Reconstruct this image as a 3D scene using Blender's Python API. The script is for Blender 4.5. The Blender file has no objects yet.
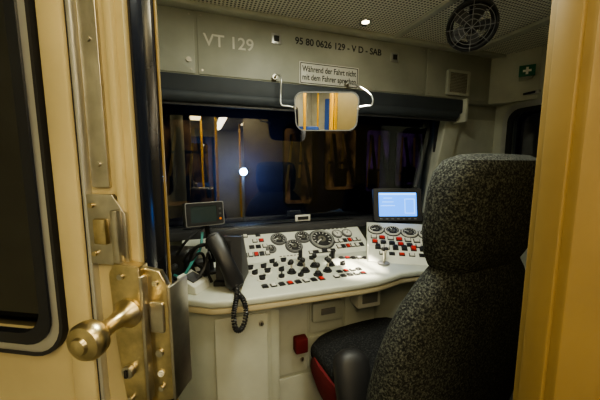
import bpy, bmesh, math, random
from mathutils import Matrix, Vector
random.seed(4)
D=bpy.data
scene=bpy.context.scene
COL=scene.collection
W={}
def T(x,y,z): return Matrix.Translation((x,y,z))
def R(ax,deg): return Matrix.Rotation(math.radians(deg),4,ax)
def frame(o,u,v):
    u=Vector(u).normalized(); v=Vector(v); v=(v-u*v.dot(u)).normalized(); n=u.cross(v)
    m=Matrix((u,v,n)).transposed().to_4x4(); m.translation=Vector(o); return m
I=Matrix.Identity(4)
# ---------------- materials ----------------
def nt(name):
    m=D.materials.new(name); m.use_nodes=True; t=m.node_tree
    return m,t,t.nodes["Principled BSDF"]
def mat(name,col,rough=.5,metal=0,var=.12,scale=8,bump=.0,bscale=150,emit=None,es=0,coat=0):
    m,t,b=nt(name); N=t.nodes; L=t.links
    tc=N.new("ShaderNodeTexCoord"); no=N.new("ShaderNodeTexNoise")
    no.inputs["Scale"].default_value=scale; no.inputs["Detail"].default_value=5
    L.new(tc.outputs["Object"],no.inputs["Vector"])
    cr=N.new("ShaderNodeValToRGB")
    cr.color_ramp.elements[0].position=.3; cr.color_ramp.elements[1].position=.7
    cr.color_ramp.elements[0].color=(*[c*(1-var) for c in col],1)
    cr.color_ramp.elements[1].color=(*[min(1,c*(1+var*.5)) for c in col],1)
    L.new(no.outputs["Fac"],cr.inputs["Fac"]); L.new(cr.outputs["Color"],b.inputs["Base Color"])
    b.inputs["Roughness"].default_value=rough; b.inputs["Metallic"].default_value=metal
    if coat: b.inputs["Coat Weight"].default_value=coat
    if bump:
        n2=N.new("ShaderNodeTexNoise"); n2.inputs["Scale"].default_value=bscale
        L.new(tc.outputs["Object"],n2.inputs["Vector"])
        bp=N.new("ShaderNodeBump"); bp.inputs["Strength"].default_value=bump; bp.inputs["Distance"].default_value=.002
        L.new(n2.outputs["Fac"],bp.inputs["Height"]); L.new(bp.outputs["Normal"],b.inputs["Normal"])
    if emit:
        b.inputs["Emission Color"].default_value=(*emit,1); b.inputs["Emission Strength"].default_value=es
    return m
def perf_mat(name,col,cell,rad,dark=.25):
    m,t,b=nt(name); N=t.nodes; L=t.links
    tc=N.new("ShaderNodeTexCoord")
    sc=N.new("ShaderNodeVectorMath"); sc.operation='MULTIPLY'; sc.inputs[1].default_value=(1/cell,1/cell,0)
    fr=N.new("ShaderNodeVectorMath"); fr.operation='FRACTION'
    su=N.new("ShaderNodeVectorMath"); su.operation='SUBTRACT'; su.inputs[1].default_value=(.5,.5,0)
    le=N.new("ShaderNodeVectorMath"); le.operation='LENGTH'
    lt=N.new("ShaderNodeMath"); lt.operation='LESS_THAN'; lt.inputs[1].default_value=rad
    mx=N.new("ShaderNodeMix"); mx.data_type='RGBA'
    mx.inputs["A"].default_value=(*col,1); mx.inputs["B"].default_value=(*[c*dark for c in col],1)
    L.new(tc.outputs["Object"],sc.inputs[0]); L.new(sc.outputs[0],fr.inputs[0]); L.new(fr.outputs[0],su.inputs[0])
    L.new(su.outputs[0],le.inputs[0]); L.new(le.outputs["Value"],lt.inputs[0]); L.new(lt.outputs[0],mx.inputs["Factor"])
    L.new(mx.outputs["Result"],b.inputs["Base Color"]); b.inputs["Roughness"].default_value=.45; b.inputs["Metallic"].default_value=0
    return m
def glass_mat(name,tint=(.75,.8,.85),base=.05,ior=1.5):
    m=D.materials.new(name); m.use_nodes=True; t=m.node_tree; N=t.nodes; L=t.links
    N.remove(N["Principled BSDF"]); out=N["Material Output"]
    tr=N.new("ShaderNodeBsdfTransparent"); tr.inputs[0].default_value=(*tint,1)
    gl=N.new("ShaderNodeBsdfGlossy"); gl.inputs["Roughness"].default_value=.01
    f=N.new("ShaderNodeFresnel"); f.inputs["IOR"].default_value=ior
    ad=N.new("ShaderNodeMath"); ad.operation='ADD'; ad.inputs[1].default_value=base; ad.use_clamp=True
    no=N.new("ShaderNodeTexNoise"); no.inputs["Scale"].default_value=3
    mu=N.new("ShaderNodeMath"); mu.operation='MULTIPLY'; mu.inputs[1].default_value=.02
    L.new(no.outputs["Fac"],mu.inputs[0])
    a2=N.new("ShaderNodeMath"); a2.operation='ADD'; a2.use_clamp=True
    mx=N.new("ShaderNodeMixShader")
    L.new(f.outputs[0],ad.inputs[0]); L.new(ad.outputs[0],a2.inputs[0]); L.new(mu.outputs[0],a2.inputs[1])
    L.new(a2.outputs[0],mx.inputs[0]); L.new(tr.outputs[0],mx.inputs[1]); L.new(gl.outputs[0],mx.inputs[2])
    L.new(mx.outputs[0],out.inputs["Surface"]); return m
def fabric_mat(name,dark,light,scale=95,lo=.52,hi=.6):
    m,t,b=nt(name); N=t.nodes; L=t.links
    tc=N.new("ShaderNodeTexCoord"); no=N.new("ShaderNodeTexNoise"); no.inputs["Scale"].default_value=scale
    no.inputs["Detail"].default_value=4; no.inputs["Roughness"].default_value=.75
    L.new(tc.outputs["Object"],no.inputs["Vector"])
    cr=N.new("ShaderNodeValToRGB"); e=cr.color_ramp.elements
    e[0].position=lo; e[0].color=(*dark,1); e[1].position=hi; e[1].color=(*light,1)
    L.new(no.outputs["Fac"],cr.inputs["Fac"]); L.new(cr.outputs["Color"],b.inputs["Base Color"])
    b.inputs["Roughness"].default_value=.95
    bp=N.new("ShaderNodeBump"); bp.inputs["Strength"].default_value=.4; bp.inputs["Distance"].default_value=.003
    L.new(no.outputs["Fac"],bp.inputs["Height"]); L.new(bp.outputs["Normal"],b.inputs["Normal"])
    return m
def glow_mat(name,a,c,es,scale):
    m,t,b=nt(name); N=t.nodes; L=t.links
    tc=N.new("ShaderNodeTexCoord"); mp=N.new("ShaderNodeMapping"); mp.inputs["Scale"].default_value=(1.5,1,.9)
    no=N.new("ShaderNodeTexNoise"); no.inputs["Scale"].default_value=scale; no.inputs["Detail"].default_value=3
    L.new(tc.outputs["Object"],mp.inputs[0]); L.new(mp.outputs[0],no.inputs["Vector"])
    cr=N.new("ShaderNodeValToRGB"); e=cr.color_ramp.elements; e[0].position=.40; e[0].color=(*a,1); e[1].position=.70; e[1].color=(*c,1)
    L.new(no.outputs["Fac"],cr.inputs["Fac"]); L.new(cr.outputs["Color"],b.inputs["Emission Color"]); b.inputs["Emission Strength"].default_value=es
    b.inputs["Base Color"].default_value=(.02,.02,.02,1); return m
cream=mat("cream_paint",(.55,.56,.47),.42,bump=.05)
creamdoor=mat("cream_door_paint",(.56,.47,.27),.32,bump=.04)
yellow=mat("ochre_jamb_paint",(.27,.185,.062),.5)
greige=mat("grey_beige_panel",(.40,.405,.33),.5,bump=.05)
greige2=mat("desk_laminate",(.54,.56,.49),.4,bump=.04)
cabm=mat("cabinet_laminate",(.47,.49,.42),.45,bump=.05)
deskgreen=mat("instrument_panel_paint",(.68,.69,.61),.42)
lipm=mat("warm_desk_lip",(.60,.53,.36),.4)
black=mat("black_plastic",(.018,.018,.02),.4)
blackm=mat("black_matt",(.012,.012,.013),.75)
blackg=mat("glossy_black_seal",(.010,.012,.02),.18)
rubber=mat("rubber_gasket",(.02,.02,.022),.6)
dgrey=mat("dark_grey_plastic",(.05,.05,.053),.5,bump=.1)
armm=mat("armrest_black_plastic",(.022,.022,.024),.5,bump=.1)
mgrey=mat("mid_grey_plastic",(.2,.2,.2),.45)
steel=mat("brushed_steel",(.56,.53,.46),.35,1,var=.25,scale=25,bump=.05)
brass=mat("worn_brass",(.66,.55,.34),.30,1,var=.40,scale=30)
chrome=mat("chrome",(.8,.8,.8),.1,1,var=.02)
alu=mat("aluminium",(.6,.6,.58),.4,.8)
blindm=mat("roller_blind_cloth",(.045,.053,.062),.65,bump=.1)
white=mat("white_plastic",(.72,.71,.64),.4)
red=mat("red_button",(.6,.03,.02),.35)
redf=mat("red_fabric",(.14,.008,.012),.85,bump=.3)
green=mat("green_sign",(.012,.15,.08),.5)
blue=mat("blue_upholstery",(.03,.10,.42),.7)
yellowp=mat("yellow_pole",(.85,.50,.03),.3)
orange=mat("orange_plastic",(.7,.2,.02),.4)
amberd=mat("amber_reflection_bar",(.32,.16,.03),.5,emit=(.5,.25,.05),es=.08)  # faintly glowing bars imitating saloon poles reflected in the windshield
dial=mat("dial_black",(.02,.02,.02),.7)
ink=mat("ink_dark",(.03,.03,.025),.6)
inkgrey=mat("ink_grey",(.13,.125,.10),.6)
inkpale=mat("ink_pale",(.78,.76,.66),.6)
inkwhite=mat("ink_white",(.85,.85,.8),.5)
teal=mat("teal_cable",(.05,.25,.24),.5)
floorm=mat("floor_vinyl",(.10,.10,.09),.6,scale=30,var=.3)
groundm=mat("gravel_ground",(.04,.035,.035),.9,scale=20,var=.5)
backdropm=mat("backdrop_purple",(.06,.045,.075),.6)  # colour of the made-up body behind the windshield
ceilm=perf_mat("perforated_ceiling",(.82,.80,.68),.019,.30,.12)
grillm=perf_mat("perforated_grille",(.45,.42,.32),.010,.32,.12)
screen=mat("screen_blue",(.05,.2,.6),.2,emit=(.05,.28,1.0),es=2.3,var=.02)
screenw=mat("screen_light",(.3,.6,.9),.2,emit=(.25,.55,1.0),es=2.6,var=.02)
screendim=mat("screen_dim",(.02,.03,.03),.15,emit=(.10,.15,.12),es=.08)
lampwarm=mat("lamp_warm",(1,.9,.7),.3,emit=(1,.86,.6),es=14)
spotem=mat("spot_emitter",(1,.9,.8),.3,emit=(1,.85,.6),es=14)
lampblue=mat("headlamp_glow",(.6,.8,1),.3,emit=(.40,.66,1),es=90)
amberglow=glow_mat("amber_reflection_glow",(.012,.005,.006),(.40,.19,.06),.38,1.6)  # painted glow imitating amber reflections of the saloon in the windshield
purpleglow=glow_mat("purple_reflection_glow",(.010,.003,.014),(.16,.06,.20),.40,1.8)  # painted glow imitating purple reflections in the windshield
fab=fabric_mat("speckled_seat_fabric",(.006,.007,.008),(.14,.15,.13),170,.46,.68)
fab2=fabric_mat("speckled_cushion_fabric",(.004,.004,.006),(.06,.065,.06),150,.50,.68)
glass=glass_mat("windshield_glass",base=.12)
glassd=glass_mat("door_glass",tint=(.08,.08,.10),base=.07)
mirr=mat("mirror_silver",(.92,.92,.92),.01,1,var=.0)
# ---------------- mesh builder ----------------
class B:
    def __init__(s): s.bm=bmesh.new(); s.mats=[]
    def mi(s,m):
        if m not in s.mats: s.mats.append(m)
        return s.mats.index(m)
    def add(s,bm,M,m):
        bm.transform(M); i=s.mi(m)
        for f in bm.faces: f.material_index=i
        me=D.meshes.new("tmp"); bm.to_mesh(me); bm.free(); s.bm.from_mesh(me); D.meshes.remove(me); return s
    def box(s,sz,M=I,m=None,bev=0,seg=2):
        bm=bmesh.new(); bmesh.ops.create_cube(bm,size=1); bm.transform(Matrix.Diagonal((*sz,1)))
        if bev: bmesh.ops.bevel(bm,geom=list(bm.edges),offset=bev,segments=seg,affect='EDGES',profile=.5)
        return s.add(bm,M,m)
    def bb(s,x0,x1,y0,y1,z0,z1,m,bev=0):
        return s.box((x1-x0,y1-y0,z1-z0),T((x0+x1)/2,(y0+y1)/2,(z0+z1)/2),m,bev)
    def cyl(s,r,h,M=I,m=None,r2=None,n=24,bev=0):
        bm=bmesh.new(); bmesh.ops.create_cone(bm,cap_ends=True,segments=n,radius1=r,radius2=r if r2 is None else r2,depth=h)
        if bev:
            ed=[e for e in bm.edges if abs(e.verts[0].co.z-e.verts[1].co.z)<1e-6]
            bmesh.ops.bevel(bm,geom=ed,offset=bev,segments=2,affect='EDGES',profile=.5)
        return s.add(bm,M,m)
    def sph(s,r,M=I,m=None,n=16):
        bm=bmesh.new(); bmesh.ops.create_uvsphere(bm,u_segments=n,v_segments=n//2+2,radius=r); return s.add(bm,M,m)
    def prism(s,pts,h,M=I,m=None,bev=0):
        bm=bmesh.new(); vs=[bm.verts.new((x,y,0)) for x,y in pts]; f=bm.faces.new(vs); bm.normal_update()
        if f.normal.z<0: f.normal_flip()
        r=bmesh.ops.extrude_face_region(bm,geom=[f]); 
        for v in r['geom']:
            if isinstance(v,bmesh.types.BMVert): v.co.z+=h
        bmesh.ops.recalc_face_normals(bm,faces=list(bm.faces))
        if bev:
            ed=[e for e in bm.edges if abs(e.verts[0].co.z-e.verts[1].co.z)<1e-6]
            bmesh.ops.bevel(bm,geom=ed,offset=bev,segments=3,affect='EDGES',profile=.5)
        return s.add(bm,M,m)
    def ring(s,po,pi,h,M=I,m=None):
        bm=bmesh.new(); n=len(po)
        a=[bm.verts.new((x,y,0)) for x,y in po]; b=[bm.verts.new((x,y,0)) for x,y in pi]
        c=[bm.verts.new((x,y,h)) for x,y in po]; d=[bm.verts.new((x,y,h)) for x,y in pi]
        for i in range(n):
            j=(i+1)%n
            bm.faces.new((a[i],a[j],b[j],b[i])); bm.faces.new((c[i],d[i],d[j],c[j]))
            bm.faces.new((a[i],c[i],c[j],a[j])); bm.faces.new((b[i],b[j],d[j],d[i]))
        bmesh.ops.recalc_face_normals(bm,faces=list(bm.faces)); return s.add(bm,M,m)
    def lathe(s,prof,M=I,m=None,n=28):
        bm=bmesh.new(); rings=[]
        for r,z in prof:
            rings.append([bm.verts.new((max(r,1e-4)*math.cos(2*math.pi*k/n),max(r,1e-4)*math.sin(2*math.pi*k/n),z)) for k in range(n)])
        for a,b in zip(rings,rings[1:]):
            for k in range(n): bm.faces.new((a[k],a[(k+1)%n],b[(k+1)%n],b[k]))
        bm.faces.new(rings[0]); bm.faces.new(rings[-1]); bmesh.ops.recalc_face_normals(bm,faces=list(bm.faces)); return s.add(bm,M,m)
    def loft(s,secs,M=I,m=None,n=36):
        bm=bmesh.new(); rings=[]
        for cx,cy,z,w,d,e in secs:
            rg=[]
            for k in range(n):
                t=2*math.pi*k/n; c=math.cos(t); q=math.sin(t)
                rg.append(bm.verts.new((cx+w*math.copysign(abs(c)**(2/e),c),cy+d*math.copysign(abs(q)**(2/e),q),z)))
            rings.append(rg)
        for a,b in zip(rings,rings[1:]):
            for k in range(n): bm.faces.new((a[k],a[(k+1)%n],b[(k+1)%n],b[k]))
        bm.faces.new(rings[0]); bm.faces.new(rings[-1]); bmesh.ops.recalc_face_normals(bm,faces=list(bm.faces)); return s.add(bm,M,m)
    def tube(s,pts,r,m=None,M=I,n=10,smooth=True):
        pts=[Vector(p) for p in pts]
        if smooth and len(pts)>2:
            out=[]; P=[pts[0]]+pts+[pts[-1]]
            for i in range(1,len(P)-2):
                for k in range(6):
                    t=k/6; p0,p1,p2,p3=P[i-1],P[i],P[i+1],P[i+2]
                    out.append(.5*((2*p1)+(-p0+p2)*t+(2*p0-5*p1+4*p2-p3)*t*t+(-p0+3*p1-3*p2+p3)*t**3))
            out.append(pts[-1]); pts=out
        bm=bmesh.new(); rings=[]; ref=None
        for i,p in enumerate(pts):
            tg=(pts[min(i+1,len(pts)-1)]-pts[max(i-1,0)]).normalized()
            if ref is None: ref=tg.orthogonal().normalized()
            ref=(ref-tg*ref.dot(tg)).normalized(); bn=tg.cross(ref)
            rings.append([bm.verts.new(p+r*(math.cos(2*math.pi*k/n)*ref+math.sin(2*math.pi*k/n)*bn)) for k in range(n)])
        for a,b in zip(rings,rings[1:]):
            for k in range(n): bm.faces.new((a[k],a[(k+1)%n],b[(k+1)%n],b[k]))
        bm.faces.new(rings[0]); bm.faces.new(rings[-1]); bmesh.ops.recalc_face_normals(bm,faces=list(bm.faces)); return s.add(bm,M,m)
    def fin(s,name,M=I,parent=None,label=None,cat=None,kind=None,group=None):
        me=D.meshes.new(name); s.bm.to_mesh(me); s.bm.free()
        for m in s.mats: me.materials.append(m)
        me.shade_smooth(); me.set_sharp_from_angle(angle=math.radians(38))
        o=D.objects.new(name,me); return reg(o,M,parent,label,cat,kind,group)
def reg(o,M,parent,label=None,cat=None,kind=None,group=None):
    COL.objects.link(o)
    if parent is not None:
        o.parent=parent; o.matrix_basis=W[parent.name].inverted()@M
    else: o.matrix_basis=M
    W[o.name]=M.copy()
    if label: o["label"]=label
    if cat: o["category"]=cat
    if kind: o["kind"]=kind
    if group: o["group"]=group
    return o
def empty(name,M,label,cat,group=None,parent=None):
    o=D.objects.new(name,None); o.empty_display_size=.1
    return reg(o,M,parent,label,cat,None,group)
def inst(src,M,parent):
    o=src.copy(); COL.objects.link(o); o.parent=parent
    o.matrix_basis=(W[parent.name].inverted()@M) if parent else M
    W[o.name]=M.copy(); return o
def text(name,body,size,M,m,parent,width=None,align='CENTER',spacing=1,off=0):
    c=D.curves.new(name,'FONT'); c.body=body; c.size=size; c.align_x=align; c.align_y='CENTER'; c.extrude=.0006; c.space_line=spacing; c.offset=off
    o=D.objects.new(name+"_src",c); COL.objects.link(o)
    bpy.context.view_layer.update()
    dg=bpy.context.evaluated_depsgraph_get(); me=D.meshes.new_from_object(o.evaluated_get(dg))
    D.objects.remove(o)
    if width:
        xs=[v.co.x for v in me.vertices]; k=width/(max(xs)-min(xs))
        for v in me.vertices: v.co.x*=k
    me.materials.clear(); me.materials.append(m)
    ob=D.objects.new(name,me); return reg(ob,M,parent)
def rrect(x0,x1,y0,y1,r,n=6):
    pts=[]
    for cx,cy,a0 in ((x1-r,y1-r,0),(x0+r,y1-r,90),(x0+r,y0+r,180),(x1-r,y0+r,270)):
        for k in range(n+1):
            a=math.radians(a0+90*k/n); pts.append((cx+r*math.cos(a),cy+r*math.sin(a)))
    return pts
def circ(r,n=40): return [(r*math.cos(2*math.pi*a/n),r*math.sin(2*math.pi*a/n)) for a in range(n)]
FR=lambda x,y,z: frame((x,y,z),(1,0,0),(0,0,1))  # faces -Y
CZ=2.21
# ---------------- room shell ----------------
B().bb(-.95,2.35,-3.6,1.95,-.08,0,floorm).fin("floor",kind="structure",label="dark vinyl cab floor")
B().bb(-.95,2.35,-.05,1.85,CZ,CZ+.06,ceilm).fin("ceiling",kind="structure",label="perforated metal cab ceiling")
B().bb(-.95,2.35,-3.6,-.05,CZ,CZ+.06,cream).fin("ceiling_saloon",kind="structure",label="plain cream saloon ceiling")
b=B(); b.bb(-.95,2.28,1.72,1.86,0,1.05,greige)
b.bb(-.95,-.32,1.72,1.86,1.05,1.76,cream)
b.prism([(1.60,1.05),(2.28,1.05),(2.28,1.76),(1.70,1.76)],.14,frame((0,1.86,0),(1,0,0),(0,0,1)),cream)
b.bb(-.95,2.28,1.72,1.86,1.76,CZ,greige)
b.fin("wall_front",kind="structure",label="cab front wall around the windshield")
b=B(); b.prism([(1.55,1.03),(1.69,1.03),(1.84,1.80),(1.71,1.80)],.05,frame((0,1.73,0),(1,0,0),(0,0,1)),cream,bev=.008)
b.fin("trim_1",kind="structure",label="slanted cream windshield pillar")
B().bb(-.34,1.74,1.775,1.785,1.02,1.80,glass).fin("window_1",kind="structure",label="wide dark windshield at night")
b=B(); b.ring(rrect(-.34,1.70,1.03,1.79,.07),rrect(-.31,1.665,1.06,1.76,.06),.02,frame((0,1.765,0),(1,0,0),(0,0,1)),rubber)
b.fin("trim_2",kind="structure",label="black rubber windshield gasket")
SX=2.22
Mr=frame((SX,0,0),(0,-1,0),(0,0,1))
b=B(); b.ring(rrect(-1.78,3.6,0,CZ,.001),rrect(-1.60,-.75,1.12,1.82,.09),-.08,Mr,cream); b.fin("wall_right",kind="structure",label="cream right side wall")
b=B(); b.ring(rrect(-1.64,-.71,1.08,1.86,.12),rrect(-1.585,-.765,1.135,1.805,.08),.02,Mr,alu)
b.ring(rrect(-1.60,-.75,1.12,1.82,.09),rrect(-1.57,-.78,1.15,1.79,.07),.028,Mr,rubber); b.fin("trim_3",kind="structure",label="rounded side window frame")
b=B(); b.prism(rrect(-1.61,-.74,1.11,1.83,.09),.008,Mr@T(0,0,-.05),glass); b.fin("window_2",kind="structure",label="dark side window with rounded corners")
b=B(); b.bb(-.95,-.87,-3.6,1.8,0,CZ,cream); b.fin("wall_left",kind="structure",label="cream left side wall")
b=B(); b.bb(-.95,2.3,-3.68,-3.6,0,CZ,cream); b.fin("wall_back",kind="structure",label="cream saloon end wall")
b=B()
prof=[(1.98,1.70),(2.06,1.66),(2.13,1.60),(2.18,1.52),(2.215,1.42),(2.215,1.75),(1.98,1.75)]
b.prism(prof,CZ-1.87,T(0,0,1.87),cream); b.fin("trim_4",kind="structure",label="rounded cream corner panel")
b=B(); b.bb(.480,2.22,.245,.303,0,CZ,yellow,.004); b.fin("wall_partition",kind="structure",label="ochre painted partition beside the doorway")
b=B(); b.bb(.472,.484,.258,.290,0,CZ,yellow,.003); b.fin("trim_5",kind="structure",label="ochre door jamb rebate strip")
b=B(); b.bb(-.5,2.2,1.60,1.66,CZ-.02,CZ+.0,cream,.004); b.fin("trim_6",kind="structure",label="cream ceiling edge rail")
b=B(); b.bb(1.16,1.20,.1,1.62,CZ-.015,CZ+.0,cream,.003); b.fin("trim_7",kind="structure",label="ceiling panel joint strip")
b=B(); b.bb(1.80,1.86,.1,1.62,CZ-.02,CZ+.0,cream,.003); b.fin("trim_8",kind="structure",label="ceiling panel joint strip")
# ---------------- overhead panel ----------------
Mo=FR(0,1.66,0)
oh=empty("overhead_panel",T(.8,1.69,1.85),"grey-beige equipment panel above the windshield with lettering","panel")
b=B(); b.box((2.55,.06,.35),T(.80,1.69,2.035),greige,.006); b.fin("panel_body",parent=oh)
def cover(x0,x1,z0,z1):
    b=B(); b.prism(rrect(x0,x1,z0,z1,.006),.006,Mo,greige,.002)
    for x in (x0+.02,x1-.02):
        for z in (z0+.02,z1-.02): b.cyl(.005,.004,Mo@T(x,z,.008),steel,n=10)
    return b.fin("access_cover",parent=oh)
cover(-.42,.0,1.885,2.19); cover(.015,1.46,1.885,2.19); cover(1.475,2.03,1.885,2.19)
text("lettering","VT 129",.085,Mo@T(.175,2.055,.0075),inkpale,oh,.26,off=.001)
text("lettering","95 80 0626 129 - V D - SAB",.052,Mo@T(.825,2.115,.0075),ink,oh,.57,off=.0007)
for x,z in ((.43,2.11),(1.21,2.10)):
    b=B(); b.box((.055,.055,.008),Mo@T(x,z,.009),alu,.002); b.box((.03,.03,.012),Mo@T(x,z,.011),ink,.002); b.fin("vent_plate",parent=oh)
b=B(); b.cyl(.012,.01,Mo@T(-.03,1.95,.01),steel); b.fin("lock_button",parent=oh)
ns=empty("notice_sign",Mo@T(.757,1.945,.008),"white sticker with German passenger notice on the overhead panel","sign")
b=B(); b.box((.385,.125,.003),Mo@T(.757,1.945,.0085),white,.001); b.ring(rrect(-.187,.187,-.057,.057,.004),rrect(-.183,.183,-.053,.053,.004),.001,Mo@T(.757,1.945,.010),ink); b.fin("sign_plate",parent=ns)
text("lettering","Während der Fahrt nicht\nmit dem Fahrer sprechen",.046,Mo@T(.757,1.945,.0105),ink,ns,.35,off=.0006)
ls=empty("loudspeaker",Mo@T(1.74,1.985,.006),"square cream loudspeaker with perforated grille","speaker")
b=B(); b.ring(rrect(-.10,.10,-.085,.085,.012),rrect(-.082,.082,-.067,.067,.006),.02,Mo@T(1.74,1.985,.006),cream); b.fin("speaker_frame",parent=ls)
b=B(); b.box((.168,.138,.006),I,grillm,.001); b.fin("speaker_grille",Mo@T(1.74,1.985,.014),ls)
Me=frame((2.09,1.42,2.04),(.62,-.78,0),(0,0,1))
es=empty("emergency_sign",Me,"small dark green sign with white cross in the cab corner","sign")
b=B(); b.box((.088,.072,.006),Me,green,.001)
b.box((.046,.014,.002),Me@T(0,0,.004),inkwhite); b.box((.014,.046,.002),Me@T(0,0,.004),inkwhite)
b.fin("sign_plate",parent=es)
b=B(); b.prism([(-.040,-.004),(.040,-.004),(.035,-.09),(-.03,-.16)],.065,Me@T(0,.0325,0)@R('X',90),cream,.003); b.fin("sign_bracket",parent=es)
b=B(); b.bb(SX-.03,SX-.005,1.40,1.52,1.90,1.925,alu,.006); b.bb(SX-.035,SX-.028,1.42,1.50,1.905,1.92,black,.003)
b.fin("coat_hook",label="small metal hook bracket on the side wall",cat="hook")
# ---------------- roller blind ----------------
rb=empty("roller_blind",T(.8,1.60,1.80),"dark blue-grey roller sun blind above the windshield","blind")
b=B(); b.bb(-.36,1.74,1.585,1.655,1.770,1.862,blindm,.010); b.fin("blind_cassette",parent=rb)
b=B(); b.cyl(.033,2.02,T(.69,1.61,1.762)@R('Y',90),blindm,n=28); b.fin("blind_roll",parent=rb)
b=B(); b.bb(-.33,1.71,1.608,1.614,1.716,1.730,dgrey,.002); b.fin("blind_pull_bar",parent=rb)
for x in (-.35,1.745): 
    b=B(); b.bb(x-.012,x+.012,1.56,1.66,1.71,1.866,cream,.004); b.fin("blind_bracket",parent=rb)
# ---------------- rear view mirror ----------------
mc=Vector((.635,1.42,1.692)); n=Vector((-.318,-.95,-.078)).normalized()
u=Vector((0,0,1)).cross(n).normalized(); u=-u if u.x<0 else u
Mm=frame(mc,u,n.cross(u))
def mshape(k):
    pts=rrect(-.165+k,.165-k,-.098+k,.098-k,.045-k*.5)
    return [(x*(1+.35*y),y) for x,y in pts]
rm=empty("rear_view_mirror",Mm,"wide interior mirror with rounded rim hung on bent rods","mirror")
b=B(); b.prism(mshape(0),.012,Mm@T(0,0,-.014),dgrey,.003); b.ring(mshape(0),mshape(.006),.006,Mm@T(0,0,-.003),mgrey); b.fin("mirror_frame",parent=rm)
b=B(); b.prism(mshape(.005),.001,Mm@T(0,0,-.001),mirr); b.fin("mirror_glass",parent=rm)
for sx in (-1,1):
    b=B(); e=Mm@Vector((sx*.163,.02,-.008)); k=Mm@Vector((sx*.235,.035,-.006)); top=Vector((k.x,1.585,1.90))
    b.tube([e,(e+k)/2,k,k+Vector((0,.01,.05)),Vector((k.x,1.50,1.86)),top],.0045,alu); b.cyl(.011,.018,T(*e),steel); b.cyl(.014,.012,T(k.x,1.63,1.90)@R('X',90),steel); b.tube([top,(k.x,1.64,1.90)],.0045,alu,smooth=False)
    b.fin("mirror_rod",parent=rm)
# ---------------- ceiling fan & spotlight ----------------
fn=Vector((-.62,-.62,-.62)).normalized(); fc=Vector((1.235,1.11,2.065))
fu=Vector((.7,-.7,0)).normalized(); fm=frame(fc,fu,fn.cross(fu))
cf=empty("ceiling_fan",fm,"round black fan with wire guard tilted below the ceiling","fan")
FRD=.108
b=B(); b.ring(circ(FRD),circ(FRD-.008),.05,fm@T(0,0,-.03),black)
b.ring(circ(FRD-.005),circ(FRD-.03),.004,fm@T(0,0,-.032),blackm); b.fin("fan_ring",parent=cf)
for k in range(5):
    M2=fm@R('Z',72*k)
    b=B(); b.prism([(.018,-.012),(.04,-.034),(.085,-.034),(.094,.0),(.08,.018),(.05,.020),(.018,.012)],.002,M2@T(0,0,-.010)@R('X',20),dgrey); b.fin("fan_blade",parent=cf)
b=B(); b.cyl(.030,.03,fm@T(0,0,-.005),black,bev=.004); b.cyl(.034,.05,fm@T(0,0,-.05),black,bev=.005)
b.tube([fc-fn*.06,fc-fn*.085+Vector((0,0,.02)),fc-fn*.09+Vector((.0,0,.09))],.012,black); b.cyl(.04,.012,T(*(fc-fn*.09+Vector((0,0,.088)))),black); b.fin("fan_motor",parent=cf)
b=B()
for r in (.035,.055,.075,.092): b.ring(circ(r),circ(r-.0022),.003,fm@T(0,0,.020),mgrey)
for k in range(4): b.box((2*FRD,.0025,.003),fm@T(0,0,.020)@R('Z',45*k),mgrey)
b.fin("fan_guard",parent=cf)
sm=T(.90,1.50,CZ)@R('X',180)
sl=empty("ceiling_spotlight",sm,"small round spotlight with metal rim in the ceiling","lamp")
b=B(); b.lathe([(.034,0),(.036,.01),(.033,.016),(.024,.012),(.02,.004),(0,.004)],sm,chrome); b.fin("lamp_rim",parent=sl)
b=B(); b.cyl(.018,.006,sm@T(0,0,.009),spotem,bev=.001); b.fin("lamp_bulb",parent=sl)
# ---------------- door leaf ----------------
Md=frame((-.095,.5,0),(.89,-.46,0),(0,0,1))
dl=empty("door_1",Md,"open cream cab door with dark window, lock and round knob",None); dl["kind"]="structure"
b=B(); b.ring(rrect(-.76,0,.03,2.2,.001),rrect(-.66,-.178,1.13,2.0,.06),-.04,Md,creamdoor)
b.fin("door_leaf",parent=dl)
b=B(); b.ring(rrect(-.690,-.140,1.095,2.05,.060),rrect(-.684,-.146,1.101,2.045,.056),.012,Md,rubber)
b.ring(rrect(-.684,-.146,1.101,2.045,.056),rrect(-.670,-.161,1.116,2.03,.05),.010,Md,alu)
b.ring(rrect(-.670,-.161,1.116,2.03,.05),rrect(-.645,-.180,1.136,1.99,.045),.014,Md,blackg); b.fin("window_gasket",parent=dl)
b=B(); b.prism(rrect(-.665,-.168,1.122,2.005,.06),.006,Md@T(0,0,-.022),glassd); b.fin("window_pane",parent=dl)
b=B(); b.box((.044,2.1,.014),Md@T(-.110,1.12,.005),creamdoor,.006); b.fin("raised_stile",parent=dl)
b=B(); b.box((.006,2.1,.010),Md@T(-.084,1.12,.003),rubber,.002); b.fin("stile_seal",parent=dl)
b=B(); b.box((.007,2.1,.014),Md@T(-.077,1.12,.005),alu,.002); b.fin("edge_profile",parent=dl)
b=B(); b.prism(rrect(-.068,-.038,1.385,2.18,.002),.006,Md,steel,.001)
for z in (1.42,1.60,1.80,1.98): b.cyl(.004,.003,Md@T(-.053,z,.007),steel,n=12)
b.fin("metal_strip",parent=dl,label="brushed steel strip with screws")
b=B(); b.box((.012,2.1,.012),Md@T(-.018,1.12,.004),creamdoor,.003); b.fin("stile_bead",parent=dl)
b=B(); b.prism([(-.074,1.265),(-.010,1.265),(-.010,1.345),(-.03,1.375),(-.074,1.375)],.008,Md@T(0,0,.004),steel,.001); b.box((.012,.085,.016),Md@T(-.022,1.31,.014),steel,.003); b.box((.022,.04,.010),Md@T(-.05,1.318,.014),brass,.003)
for z in (1.282,1.358): b.cyl(.004,.004,Md@T(-.065,z,.014),brass,n=10)
b.fin("latch_plate",parent=dl)
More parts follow.
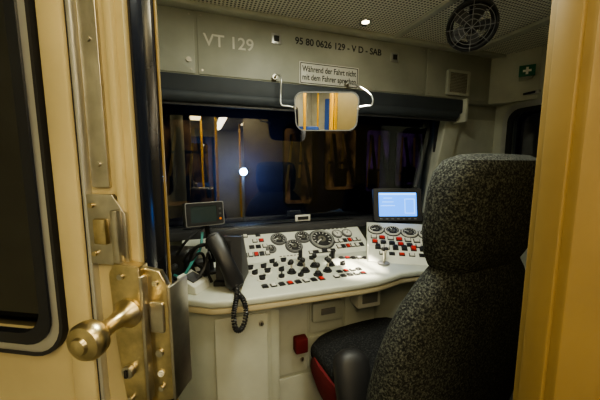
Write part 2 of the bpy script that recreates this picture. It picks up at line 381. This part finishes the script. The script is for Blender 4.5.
b=B(); b.box((.005,2.1,.026),Md@T(.0035,1.10,-.022),blackg,.001); b.fin("edge_seal",parent=dl)
b=B(); b.prism([(-.020,1.03),(.016,1.028),(.016,1.268),(-.026,1.272),(-.036,1.255),(-.032,1.15)],.022,Md@T(0,0,.002),brass,.003)
b.prism([(.014,1.035),(.050,1.045),(.054,1.06),(.052,1.235),(.040,1.258),(.014,1.262)],.012,Md@T(0,0,.0),brass,.002)
b.box((.006,.205,.036),Md@T(.017,1.15,.006),steel,.002)
b.box((.006,.19,.05),Md@T(.055,1.14,-.012),steel,.002)
b.cyl(.006,.006,Md@T(.034,1.125,.012),steel,n=14); b.cyl(.005,.006,Md@T(.034,1.09,.012),white,n=14); b.prism(rrect(.022,.046,1.16,1.21,.004),.006,Md@T(0,0,.010),steel,.002)
for x,z in ((.034,1.065),(.034,1.24),(-.012,1.05),(-.014,1.252)): b.cyl(.0045,.006,Md@T(x,z,.013 if x>0 else .025),steel,n=10)
b.fin("lock_case",parent=dl,label="worn brass and steel lock case")
Mk=Md@T(-.006,1.195,.022)
b=B(); b.lathe([(.0,0),(.022,0),(.023,.006),(.018,.012),(.013,.02),(.011,.035),(.012,.05),(.016,.058),(.024,.064),(.0255,.070),(.0255,.078),(.022,.083),(.012,.086),(.010,.090),(0,.092)],Mk,brass); b.fin("door_knob",parent=dl)
b=B(); b.cyl(.010,.010,Md@T(-.010,1.10,.028),steel,bev=.002); b.box((.004,.012,.004),Md@T(-.010,1.10,.034),blackm); b.fin("key_cylinder",parent=dl)
b=B(); b.bb(-.125,-.068,.60,.65,0,CZ,blackg,.004); b.bb(-.067,-.063,.612,.628,0,CZ,yellow,.001); b.fin("trim_9",kind="structure",label="glossy dark door post with thin ochre edge")
# ---------------- control desk ----------------
cd=empty("control_desk",T(.6,1.3,0),"cream train driver control desk with gauges, switches and cabinets","control desk")
dp=[(-.40,1.70),(-.40,1.33),(-.10,1.135),(.02,1.06),(.10,1.045),(.20,1.038),(.64,1.028),(.72,1.032),(.80,1.05),(.87,1.070),(.98,1.065),(1.10,1.03),(1.25,.99),(1.5,1.0),(1.5,1.70)]
b=B(); b.prism(dp,.030,T(0,0,.890),greige2,.008); b.fin("desktop",parent=cd)
b=B(); b.prism([(x,y+(.004 if y<1.6 else -.01)) for x,y in dp],.026,T(0,0,.864),lipm,.006); b.fin("front_lip",parent=cd,label="warm cream desk edge")
b=B(); b.prism([(-.37,1.70),(-.37,1.37),(-.07,1.165),(.0,1.105),(.25,1.09),(.25,1.70)],.864,I,cabm,.003); b.fin("cabinet",parent=cd)
def cdoor(x0,x1,z0,z1,M,lx=None,lock=True):
    b=B(); b.prism(rrect(x0,x1,z0,z1,.008),.010,M,greige2,.003)
    o=b.fin("cabinet_door",parent=cd)
    if lock:
        for z in (z0+.06,z1-.04):
            b=B(); b.cyl(.010,.008,M@T((x1-.025) if lx is None else lx,z,.012),steel,bev=.002); b.box((.003,.012,.003),M@T((x1-.025) if lx is None else lx,z,.017),blackm); b.fin("cabinet_lock",parent=o)
cdoor(.030,.235,.12,.83,frame((0,1.104,0),(1,-.06,0),(0,0,1)))
KY=1.19
b=B(); b.bb(.25,.285,1.09,1.40,0,.864,cabm,.003); b.bb(.285,.92,KY,KY+.03,0,.864,cabm,.002); b.fin("kneehole_panel",parent=cd)
cdoor(.30,.44,.46,.84,FR(0,KY,0)); cdoor(.455,.62,.64,.84,FR(0,KY,0),lock=False); cdoor(.455,.62,.46,.62,FR(0,KY,0),lock=False); cdoor(.635,.80,.46,.84,FR(0,KY,0),.66); cdoor(.30,.62,.10,.44,FR(0,KY,0))
b=B(); b.bb(.46,.61,1.155,1.182,.70,.79,cabm,.005); b.box((.07,.006,.03),T(.535,1.152,.75),mgrey,.002); b.fin("socket_plate",parent=cd)
b=B(); b.bb(.66,.78,1.10,1.182,.76,.864,white,.008); b.box((.08,.004,.05),T(.72,1.098,.81),mgrey,.001); b.fin("switch_box",parent=cd)
b=B(); b.prism([(.82,1.70),(.82,1.19),(.92,1.14),(1.15,1.10),(1.45,1.05),(1.45,1.70)],.864,I,cabm,.003); b.fin("cabinet",parent=cd)
b=B(); b.bb(-.86,2.2,1.60,1.72,1.02,1.065,dgrey,.006); b.fin("window_sill",parent=cd,label="dark shelf beneath the windshield")
Pc=frame((0,1.43,.92),(1,0,0),(0,.25,.15))
b=B(); b.prism([(1.40,.905),(1.43,.92),(1.665,1.065),(1.70,1.065),(1.70,.905)],-1.04,frame((-.10,0,0),(0,1,0),(0,0,1))@Matrix.Diagonal((1,1,-1,1)) ,deskgreen)
pc=b.fin("instrument_panel",parent=cd)
def gauge(M,r,ndl,parent,face=dial,rim=None):
    mk=inkwhite if face is dial else ink
    b=B(); b.lathe([(r,0),(r,.008),(r*.96,.012),(r*.86,.012),(r*.84,.006),(0,.006)],M,rim or (alu if r>.06 else mgrey))
    b.ring([(r*1.12*math.cos(a*math.pi/16),r*1.12*math.sin(a*math.pi/16)) for a in range(32)],[(r*.98*math.cos(a*math.pi/16),r*.98*math.sin(a*math.pi/16)) for a in range(32)],.004,M,dgrey)
    b.cyl(r*.84,.002,M@T(0,0,.0075),face,n=28)
    for k in range(11):
        a=math.radians(220-26*k); b.box((r*.18,r*.05,.001),M@R('Z',math.degrees(a))@T(r*.68,0,.009),mk)
    b.cyl(r*.34,.001,M@T(0,0,.0088),inkgrey if face is dial else white,n=20)
    b.box((r*.72,r*.09,.001),M@R('Z',ndl)@T(r*.28,0,.0105),mk); b.cyl(r*.12,.004,M@T(0,0,.010),black,n=12)
    return b.fin("gauge",parent=parent)
for x,v,r,a,f in ((.408,.150,.042,200,dial),(.482,.086,.045,140,dial),(.553,.150,.042,160,dial),(.662,.118,.070,215,dial),(.350,.080,.026,90,dial),(.775,.150,.030,120,white),(.840,.150,.030,60,white)):
    gauge(Pc@T(x,v,.001),r,a,pc,f)
def mk_button(m,sz=(.016,.016),h=.010):
    b=B(); b.box((sz[0]+.008,sz[1]+.008,.004),T(0,0,.002),black,.001); b.box((sz[0],sz[1],h),T(0,0,h/2),m,.002)
    return b
btn={}
def button(M,m,parent,sz=(.016,.016),h=.010):
    key=(m.name,sz,h)
    if key not in btn: btn[key]=mk_button(m,sz,h).fin("push_button",M,parent)
    else: inst(btn[key],M,parent)
seq=[red,white,red,red,white,white,red,blackm,red,white,white,orange,white,red]
for i in range(14): button(Pc@T(.385+i*.026,.222,.001),seq[i],pc,(.018,.018))
for i in range(15): button(Pc@T(.36+i*.030,.258,.001),(red if i%3 else white),pc,(.014,.012))
for r in range(4):
    for c in range(6): 
        if (r+c)%5: button(Pc@T(.105+c*.036+r*.012,.240-r*.044,.001),[black,blackm,white,red][(r*3+c)%4],pc,(.020,.018),.008)
for r in range(2):
    for c in range(6): button(Pc@T(.745+c*.030,.095-r*.044,.001),[white,white,black,red][(r+c)%4],pc,(.018,.022),.008)
for c in range(6): button(Pc@T(.565+c*.027,.028,.001),[white,black][(c)%2],pc,(.018,.016),.008)
for c in range(5): button(Pc@T(.205+c*.030,.055,.001),[black,white,red,black,white][c],pc,(.018,.022),.010)
for x,v,w in ((.44,.022,.12),(.25,.272,.16),(.78,.197,.17)):
    b=B(); b.box((w,.014,.002),Pc@T(x,v,.001),white)
    for k in range(6): b.box((w/9,.005,.001),Pc@T(x-w/2+w*(k+.5)/6,v,.0022),ink)
    b.fin("label_strip",parent=pc)
u=Vector((.857,-.514,0))
Pw=frame((.80,1.26,.922),u,Vector((.514,.857,.42)))
LW=.56
b=B(); b.prism([(0,0),(LW,-.0),(LW,.31),(.44,.365),(0,.365)],-.02,Pw,deskgreen,.004)
wp=b.fin("wing_panel",parent=cd)
Pwh=frame((.80,1.26,.92),u,(.514,.857,0))
b=B(); b.box((.005,.31,.10),Pwh@T(.004,.17,.03),deskgreen); b.fin("wing_support",parent=cd)
b=B(); b.box((.42,.006,.13),Pwh@T(.22,.328,.055),deskgreen); b.fin("wing_support",parent=cd)
b=B(); b.box((.005,.27,.09),Pwh@T(LW-.004,.15,.02),deskgreen); b.fin("wing_support",parent=cd)
for i,a in enumerate((200,120,160,90,40)): gauge(Pw@T(.055+.093*i,.286-.010*i,.001),.044,a,wp,dial,white)
for i in range(11): button(Pw@T(.04+i*.046,.212-.004*i,.001),[white,red,white,red,white,white,red,white,red,white,red][i],wp,(.026,.024))
for i in range(11): button(Pw@T(.045+i*.046,.168-.004*i,.001),[red,black,black,red,black,white,black,black,red,white,black][i],wp,(.024,.022))
for i in range(10): button(Pw@T(.06+i*.046,.120,.001),[black,white,black,black,red,black,white,black,black,red][i],wp,(.022,.028),.016)
for i in range(9): button(Pw@T(.08+i*.050,.070,.001),[white,black,red,white,black,black,red,white,black][i],wp,(.022,.018),.008)
rs=None
def rotary(M,parent):
    global rs
    if rs is None:
        b=B(); b.cyl(.022,.004,T(0,0,.002),white); b.cyl(.014,.014,T(0,0,.010),black,bev=.003); b.box((.032,.008,.010),T(0,0,.019),black,.003); rs=b.fin("rotary_switch",M,parent)
    else: inst(rs,M,parent)
for x,y,a in ((.275,1.34,20),(.335,1.34,60),(.28,1.275,0),(.345,1.27,30),(.41,1.34,45),(.24,1.20,10),(.61,1.34,45),(.66,1.39,80),(.325,1.195,70),(.48,1.395,30),(.54,1.38,10),(.21,1.34,0),(.655,1.25,20),(.41,1.18,60),(.22,1.27,30),(.39,1.395,0),(.33,1.395,20)):
    rotary(T(x,y,.92)@R('Z',a),cd)
for i in range(8): button(T(.235+i*.036,1.125,.921)@R('Z',3),[black,white,black,red,black,white,black,red][i],cd,(.018,.024),.008)
for i in range(5): button(T(.56+i*.034,1.125,.921),[white,black,black,white,red][i],cd,(.018,.018),.008)
for i in range(5): button(T(.70+i*.030,1.35-.01*i,.921),[black,red,black,white,black][i],cd,(.018,.020),.010)
for i in range(4): button(T(.60+i*.034,1.175,.921),[black,red,white,black][i],cd,(.018,.018),.008)
def lever(x,y,h,tx,ty,kn):
    b=B(); b.cyl(.022,.006,T(x,y,.924),black,bev=.001); b.lathe([(.016,0),(.014,.012),(.007,.018)],T(x,y,.925),blackm)
    b.tube([(x,y,.935),(x+tx,y+ty,.92+h)],.004,steel,smooth=False)
    if kn=='ball': b.sph(.013,T(x+tx,y+ty,.925+h),black)
    else: b.cyl(.010,.04,T(x+tx*1.1,y+ty,.925+h),black,bev=.003)
    b.fin("control_lever",parent=cd)
lever(.45,1.23,.05,-.01,.01,'ball'); lever(.515,1.28,.05,.0,.0,'ball'); lever(.55,1.20,.045,.01,.01,'ball'); lever(.385,1.235,.045,0,.01,'ball')
lever(.60,1.27,.05,.01,0,'grip'); lever(.46,1.32,.05,.0,.01,'grip'); lever(.49,1.17,.04,.0,.01,'ball')
b=B(); b.cyl(.030,.010,T(.86,1.20,.925),mgrey,bev=.003); b.tube([(.86,1.20,.925),(.862,1.20,.96),(.85,1.19,1.0)],.006,steel); b.tube([(.862,1.20,.955),(.88,1.21,.99)],.005,steel,smooth=False); b.sph(.012,T(.849,1.19,1.003),black); b.sph(.010,T(.882,1.212,.994),black)
b.fin("brake_handle",parent=cd)
# monitor
Mn=frame((1.185,1.53,1.165),(.93,-.30,0),(0.06,.2,.97))
mo=empty("monitor",Mn,"flat monitor with black housing and bright blue screen","monitor")
S9=Mn@Matrix.Diagonal((.90,.93,1,1))
b=B(); b.box((.34,.225,.035),S9@T(0,0,-.018),black,.008); b.ring(rrect(-.17,.17,-.112,.112,.012),rrect(-.135,.135,-.080,.083,.004),.006,S9,dgrey)
for k in range(7): b.box((.018,.009,.004),S9@T(-.12+.04*k,-.097,.006),mgrey,.001)
b.fin("monitor_housing",parent=mo)
b=B(); b.box((.272,.165,.002),S9@T(0,.0015,.001),screen); b.fin("screen",parent=mo)
b=B(); b.box((.26,.010,.001),S9@T(0,.073,.0025),screenw)
for k in range(3): b.box((.06+.02*(k%3),.003,.001),S9@T(-.07,.045-.026*k,.0025),screenw)
b.ring(rrect(.05,.12,-.06,.04,.003),rrect(.053,.117,-.057,.037,.002),.001,S9@T(0,0,.002),screenw); b.fin("screen_graphics",parent=mo)
b=B(); b.box((.10,.03,.12),T(1.21,1.58,1.045),black,.005); b.box((.16,.12,.015),T(1.21,1.58,1.0),black,.004); b.fin("monitor_stand",parent=mo)
Ml=frame((.015,1.32,1.205),(.97,.20,0),(0,.15,1))
ra=empty("radio_display",Ml,"small black dashboard display unit on a bracket","display")
b=B(); b.box((.165,.105,.07),Ml@T(0,0,-.035),black,.008); b.ring(rrect(-.082,.082,-.052,.052,.008),rrect(-.078,.078,-.048,.048,.006),.004,Ml,mgrey); b.ring(rrect(-.078,.078,-.048,.048,.006),rrect(-.060,.050,-.036,.036,.004),.006,Ml,blackm)
for k in range(3): b.cyl(.005,.006,Ml@T(.064,-.025+.022*k,.006),orange if k==0 else dgrey,n=12)
b.fin("display_housing",parent=ra)
b=B(); b.box((.112,.074,.002),Ml@T(-.005,0,.001),screendim); b.fin("screen",parent=ra)
b=B(); b.tube([(.02,1.38,1.15),(.03,1.38,1.05),(.035,1.375,.93)],.012,black); b.cyl(.035,.012,T(.035,1.365,.927),black,bev=.003); b.fin("support_arm",parent=ra)
# telephone
tp=empty("telephone",T(.10,1.16,.925),"black telephone handset standing in a bulky desk cradle","telephone")
Mcr=frame((.045,1.20,.92),(.32,.90,0),(0,0,1))
b=B(); b.prism([(0,0),(.15,0),(.13,.06),(.05,.20),(0,.21)],.11,Mcr,dgrey,.006); b.box((.01,.05,.03),Mcr@T(.0,.17,.05),black,.003); b.box((.03,.02,.12),Mcr@T(-.005,.015,.055),black,.004); b.fin("cradle",parent=tp)
hM=frame((.080,1.155,1.038),(.36,-.30,-.85),(.95,.1,.1))
b=B(); b.loft([(0,.0,-.115,.012,.010,2.4),(0,0,-.11,.032,.024,2.6),(0,.0,-.085,.038,.028,2.8),(0,.018,-.055,.032,.020,2.6),(0,.026,0,.030,.018,2.6),(0,.018,.055,.032,.020,2.6),(0,0,.085,.038,.028,2.8),(0,0,.11,.032,.024,2.6),(0,0,.115,.012,.010,2.4)],hM@R('Y',90)@R('Z',90),black,24)
b.cyl(.037,.024,hM@T(-.086,0,-.005),black,bev=.006); b.cyl(.037,.024,hM@T(.086,0,-.005),black,bev=.006); b.fin("handset",parent=tp)
b=B(); pts=[]
ctrl=[(.120,1.11,.950),(.115,1.06,.940),(.104,1.020,.920),(.094,1.0,.885),(.100,.995,.835),(.122,.995,.835),(.138,1.0,.885),(.134,1.018,.925),(.12,1.07,.935),(.10,1.18,.935)]
P=[Vector(c) for c in ctrl]
def cat(P,t):
    n=len(P)-1; i=min(int(t*n),n-1); f=t*n-i; p0=P[max(i-1,0)];p1=P[i];p2=P[i+1];p3=P[min(i+2,n)]
    return .5*((2*p1)+(-p0+p2)*f+(2*p0-5*p1+4*p2-p3)*f*f+(-p0+3*p1-3*p2+p3)*f**3)
NT=48
for k in range(NT*8):
    t=k/(NT*8); c=cat(P,t); tg=(cat(P,min(t+.004,1))-cat(P,max(t-.004,0))).normalized(); r=tg.orthogonal().normalized() if k==0 else (r-tg*r.dot(tg)).normalized(); q=tg.cross(r); a=2*math.pi*k/8
    pts.append(c+.007*(math.cos(a)*r+math.sin(a)*q))
b.tube(pts,.0035,black,n=5,smooth=False); b.fin("coiled_cord",parent=tp)
mi=empty("gooseneck_microphone",T(-.03,1.27,.92),"black gooseneck microphone standing on the desk","microphone")
b=B(); b.cyl(.035,.02,T(-.03,1.27,.93),black,bev=.005); b.fin("microphone_base",parent=mi)
b=B(); b.tube([(-.03,1.27,.94),(-.05,1.26,1.02),(-.03,1.23,1.08),(.02,1.20,1.10)],.007,blackm); b.fin("gooseneck",parent=mi)
b=B(); b.cyl(.015,.06,T(.04,1.19,1.095)@R('Y',100),black,bev=.005); b.fin("microphone_head",parent=mi)
rx=empty("radio_control_box",T(-.13,1.35,.92),"black radio box with knobs and loose cables on the desk end","radio")
b=B(); b.box((.16,.14,.12),T(-.12,1.38,.981)@R('Z',-25),black,.01); b.fin("radio_body",parent=rx)
b=B(); b.box((.10,.07,.07),T(-.03,1.34,.956)@R('Z',15),dgrey,.008); b.box((.03,.004,.02),T(-.03,1.304,.965)@R('Z',15),white,.001); b.fin("junction_box",parent=rx)
for dx in (-.04,0,.04):
    b=B(); b.cyl(.012,.02,T(-.12,1.38,.98)@R('Z',-25)@T(dx,-.078,.01)@R('X',90),dgrey,bev=.003); b.fin("knob",parent=rx)
for pts,mm in (([(-.10,1.30,.93),(-.06,1.24,1.0),(-.03,1.23,1.05),(.0,1.29,1.03),(.01,1.34,.93)],blackm),([(-.12,1.30,.95),(-.08,1.22,.97),(-.04,1.23,1.03),(-.01,1.30,1.06),(.0,1.34,1.12)],teal),([(-.09,1.30,1.0),(-.05,1.26,1.06),(.0,1.28,1.08),(.03,1.33,1.04),(.05,1.37,.97)],blackm),([(-.13,1.28,.94),(-.10,1.20,.93),(-.06,1.24,.925),(-.02,1.30,.93),(.02,1.36,.93)],dgrey),([(-.11,1.31,1.03),(-.07,1.25,1.10),(-.03,1.28,1.13),(.01,1.36,1.14)],blackm),([(-.10,1.28,.95),(-.05,1.20,.945),(.0,1.19,1.0),(.02,1.25,1.05),(.03,1.33,1.0)],dgrey),([(-.06,1.32,1.0),(-.03,1.27,1.0),(.01,1.24,.97),(.03,1.22,.93)],blackm)):
    b=B(); b.tube(pts,.006,mm,n=8); b.fin("cable",parent=rx,label=("teal" if mm is teal else "dark")+" loose cable")
b=B(); Mtr=T(-.045,1.19,.921)@R('Z',-35); b.prism([(-.045,0),(.045,0),(.04,.030),(-.04,.065)],.09,Mtr@T(0,.05,0)@R('X',90),deskgreen,.004)
b.box((.05,.06,.004),Mtr@T(0,.005,.052)@R('Y',21),dgrey,.001)
b.fin("plastic_tray",label="small pale wedge-shaped plastic box on the desk corner",cat="box")
b=B(); b.box((.10,.012,.04),T(.60,1.69,1.087),white,.003); b.box((.07,.002,.02),T(.60,1.683,1.087),ink); b.fin("card_holder",label="small white card holder on the window sill",cat="card holder")
b=B(); b.bb(.37,.43,1.13,1.176,.58,.65,redf,.008); b.fin("red_box",label="small dark red box fixed below the desk",cat="box")
# ---------------- driver seat ----------------
Ms=T(.715,.86,0)@R('Z',8)
ds=empty("driver_seat",Ms,"high-backed driver seat in dark speckled fabric with black armrests","seat")
def tilt(z): return -.20-.11*(z-.62)
b=B(); secs=[]
for z,w,d,e in ((.50,.22,.03,2.5),(.505,.28,.055,2.8),(.54,.322,.068,3),(.68,.340,.078,3.2),(.80,.338,.078,3.2),(.90,.325,.074,3.0),(.98,.302,.070,2.8),(1.05,.265,.064,2.7),(1.10,.225,.060,2.6),(1.135,.190,.056,2.5),(1.155,.172,.050,2.4),(1.17,.15,.04,2.2)):
    secs.append((0,tilt(z),z,w,d,e))
b.loft(secs,Ms,fab,56); b.fin("backrest",parent=ds)
b=B(); secs=[]
for z,w,d,e in ((1.125,.12,.03,2.4),(1.130,.158,.048,2.6),(1.150,.180,.060,2.8),(1.185,.196,.070,3.0),(1.25,.208,.075,3.2),(1.35,.210,.075,3.2),(1.40,.202,.070,3.2),(1.43,.183,.058,3),(1.445,.14,.034,2.6),(1.448,.08,.012,2.2)):
    secs.append((0.0,tilt(z),z,w,d,e))
b.loft(secs,Ms,fab,56); b.fin("headrest",parent=ds)
b=B(); secs=[]
for z,w,d,e in ((0,.15,.02,2.5),(.01,.20,.045,3),(.05,.250,.058,3.2),(.25,.265,.06,3.4),(.42,.255,.06,3.2),(.50,.23,.05,3),(.52,.18,.03,2.5),(.525,.10,.01,2.2)):
    secs.append((0,0,z,w,d,e))
b.loft(secs,Ms@T(0,.33,.60)@R('X',86),fab2,44); b.fin("seat_cushion",parent=ds)
b=B(); b.loft([(0,0,0,.19,.19,3),(0,0,.01,.26,.245,3.2),(0,0,.09,.284,.262,3.4),(0,0,.145,.272,.25,3.2),(0,0,.150,.24,.22,3)],Ms@T(0,.09,.46),redf); b.fin("seat_base",parent=ds,label="dark red fabric seat base")
b=B(); b.cyl(.19,.03,Ms@T(0,.05,.015),dgrey,bev=.006); b.cyl(.06,.40,Ms@T(0,.05,.23),dgrey); b.cyl(.09,.04,Ms@T(0,.05,.45),black,bev=.006); b.fin("pedestal",parent=ds)
for sx in (-1,1):
    p0=Vector((-.275,-.09,.54)) if sx<0 else Vector((.305,-.20,.70)); p1=Vector((-.240,.015,.765)) if sx<0 else Vector((.305,.10,.80))
    up=(p1-p0).normalized()
    Ma=Ms@Matrix.Translation(p0)@up.to_track_quat('Z','Y').to_matrix().to_4x4()
    L_=(p1-p0).length
    b=B(); b.loft([(0,0,-.01,.02,.018,2.4),(0,0,0,.04,.034,2.6),(0,0,.04,.056,.042,2.8),(0,0,L_*.6,.063,.046,2.8),(0,0,L_-.03,.062,.045,2.8),(0,0,L_-.008,.052,.038,2.6),(0,0,L_+.006,.030,.024,2.4),(0,0,L_+.010,.012,.01,2.2)],Ma,armm,32); b.fin("armrest",parent=ds)
b=B(); b.box((.60,.03,.05),Ms@T(0,-.17,.58),black,.008); b.fin("armrest_bracket",parent=ds)
# ---------------- saloon (behind viewpoint, seen in mirror) ----------------
def pole(x,y):
    b=B(); b.cyl(.018,CZ,T(x,y,CZ/2),yellowp,n=16); b.cyl(.04,.02,T(x,y,.01),alu); b.cyl(.04,.02,T(x,y,CZ-.01),alu)
    b.fin("grab_pole",label="yellow vertical grab pole in the saloon",cat="pole",group="yellow grab poles in the saloon")
for p in ((-.20,-.9),(.24,-.8),(.05,-1.5),(-.22,-2.6),(.75,-2.2),(-.62,-3.2)): pole(*p)
def sseat(x,y):
    M=T(x,y,0); e=empty("passenger_seat",M,"blue upholstered passenger seat in the saloon","seat","blue passenger seats")
    b=B(); b.box((.42,.42,.1),M@T(0,0,.44),blue,.03); b.fin("seat_cushion",parent=e)
    b=B(); b.box((.42,.09,1.0),M@T(0,.2,1.0),blue,.03); b.fin("backrest",parent=e)
    b=B(); b.box((.34,.3,.38),M@T(0,0,.20),dgrey,.01); b.fin("seat_base",parent=e)
for x in (-.6,1.2,1.7):
    for y in (-1.5,-2.6): sseat(x,y)
b=B(); b.ring(rrect(-.55,.35,0.0,2.05,.02),rrect(-.40,.20,1.0,1.9,.06),.03,frame((0,-3.57,0),(-1,0,0),(0,0,1))@Matrix.Diagonal((-1,1,1,1)),blue)
b.fin("door_2",kind="structure",label="blue saloon end door with window")
B().bb(-.42,.22,-3.598,-3.592,.98,1.92,glassd).fin("window_3",kind="structure",label="end door window")
for q,y in enumerate((-.9,-2.1)):
    b=B(); b.ring(rrect(y-.5,y+.5,1.0,1.85,.10),rrect(y-.45,y+.45,1.05,1.80,.08),.02,frame((-.87,0,0),(0,1,0),(0,0,1)),rubber)
    b.prism(rrect(y-.46,y+.46,1.04,1.81,.08),.008,frame((-.87,0,0),(0,1,0),(0,0,1)),blackg); b.fin("window_%d"%(4+q),kind="structure",label="dark saloon side window")
for x in (-.40,.40,1.2):
    e=empty("light_strip",T(x,-1.6,CZ-.03),"long warm fluorescent light strip on the saloon ceiling","lamp","saloon ceiling light strips")
    b=B(); b.box((.16,2.6,.02),T(x,-1.9,CZ-.012),white,.004); b.fin("lamp_housing",parent=e)
    b=B(); b.box((.12,2.5,.02),T(x,-1.9,CZ-.03),lampwarm,.006); b.fin("lamp_diffuser",parent=e)
# ---------------- exterior ----------------
B().bb(-30,30,2.2,40,-1.1,-1.0,groundm).fin("ground",kind="structure",label="dark gravel railway ground at night")
rc=empty("reflection_backdrop",T(1.5,8.6,-1),"made-up dark body with glowing panels imitating reflections in the windshield","backdrop")  # made-up railcar shape, added to imitate reflections in the windshield
b=B(); b.bb(-6,12,8.6,11.2,-.6,3.2,backdropm,.15); b.fin("backdrop_body",parent=rc)  # added body behind the lamp; its blue-lit side stands in for haze
for k,(x0,x1,z0,z1) in enumerate(((-.9,.35,.3,2.6),(2.45,3.35,.2,2.5),(3.8,4.9,.6,2.55),(5.3,6.2,.5,2.55),(6.5,7.9,.7,2.5))):
    g=purpleglow if k in (3,4) else amberglow
    b=B(); b.prism(rrect(x0,x1,z0,z1,.12),.02,FR(0,8.60,0),g); b.ring(rrect(x0-.05,x1+.05,z0-.05,z1+.05,.15),rrect(x0,x1,z0,z1,.12),.05,FR(0,8.60,0),black)
    w=x1-x0; h=z1-z0; zc=(z0+z1)/2
    for q,an,m_ in ((.15,-10,amberd),(.55,-6,amberd),(.80,8,ink),(.35,3,ink)): b.box((.07 if m_ is amberd else .12,h*.85,.02),FR(x0+w*q,8.57,zc)@R('Z',an+k*2),m_)
    b.box((w*.8,.07,.02),FR(x0+w/2,8.55,zc+.3-.2*k),ink); b.box((w*.4,h*.3,.02),FR(x0+w*(.3+.1*(k%3)),8.56,z0+h*.2),ink)
    b.fin("reflection_panel",parent=rc)  # glowing pane with bars, in place of a windshield reflection
hl=empty("trackside_lamp",T(1.13,8.1,-1),"lamp post with one cold blue-white lamp","lamp")
b=B(); b.cyl(.05,2.2,T(1.13,8.15,.1),dgrey); b.fin("lamp_post",parent=hl)
b=B(); b.sph(.10,T(1.13,8.0,1.22),lampblue); b.fin("lamp_bulb",parent=hl)
# ---------------- lights ----------------
def light(kind,name,loc,energy,col,size=.3,rot=None,sy=None,**k):
    l=D.lights.new(name,kind); l.energy=energy; l.color=col
    if kind=='AREA':
        l.size=size
        if sy: l.shape='RECTANGLE'; l.size_y=sy
    else: l.shadow_soft_size=size
    for a,v in k.items(): setattr(l,a,v)
    o=D.objects.new(name,l); o.location=loc
    if rot is not None: o.rotation_euler=rot
    COL.objects.link(o); return o
light('AREA',"saloon_light",(-.1,-.9,CZ-.06),16,(1,.79,.40),.3,(0,0,0),1.6)
light('AREA',"saloon_light",(.9,-1.2,CZ-.06),10,(1,.82,.46),.3,(0,0,0),1.8)
light('AREA',"cab_light",(.40,.75,CZ-.03),14,(.98,1,.82),.25,(0,0,0),.4)
light('POINT',"entrance_fill",(.12,.05,2.08),5.5,(1,.90,.60),.06)  # added point light out of view, without a fitting, brightens the ceiling
ks=light('SPOT',"desk_fill_spot",(.45,.45,2.12),20,(1,1,.84),.05,None,spot_size=math.radians(58),spot_blend=1.0)  # added wide fill spot without a fitting, keeps the desk bright
ks.rotation_euler=(Vector((.60,1.30,.90))-Vector((.45,.45,2.12))).to_track_quat('-Z','Y').to_euler()
sp=light('SPOT',"spot_beam",(.90,1.50,CZ-.03),700,(1,.90,.68),.012,None,spot_size=math.radians(15),spot_blend=.9)
dv=Vector((.70,1.21,.92))-Vector((.90,1.50,CZ-.03)); sp.rotation_euler=dv.to_track_quat('-Z','Y').to_euler()
light('POINT',"headlamp_light",(1.13,7.75,1.22),55,(.28,.46,1),.05)
w=D.worlds.new("night"); scene.world=w; w.use_nodes=True
bg=w.node_tree.nodes["Background"]; bg.inputs[0].default_value=(.02,.015,.03,1); bg.inputs[1].default_value=.1
try: scene.view_settings.look='AgX - Medium High Contrast'
except Exception as e: print(e)
# ---------------- camera ----------------
c=D.cameras.new("camera"); c.lens=17.4; c.sensor_width=36; c.clip_start=.02
co=D.objects.new("camera",c); co.location=(0,0,1.42); co.rotation_euler=(math.radians(83),0,math.radians(-19)); COL.objects.link(co); scene.camera=co
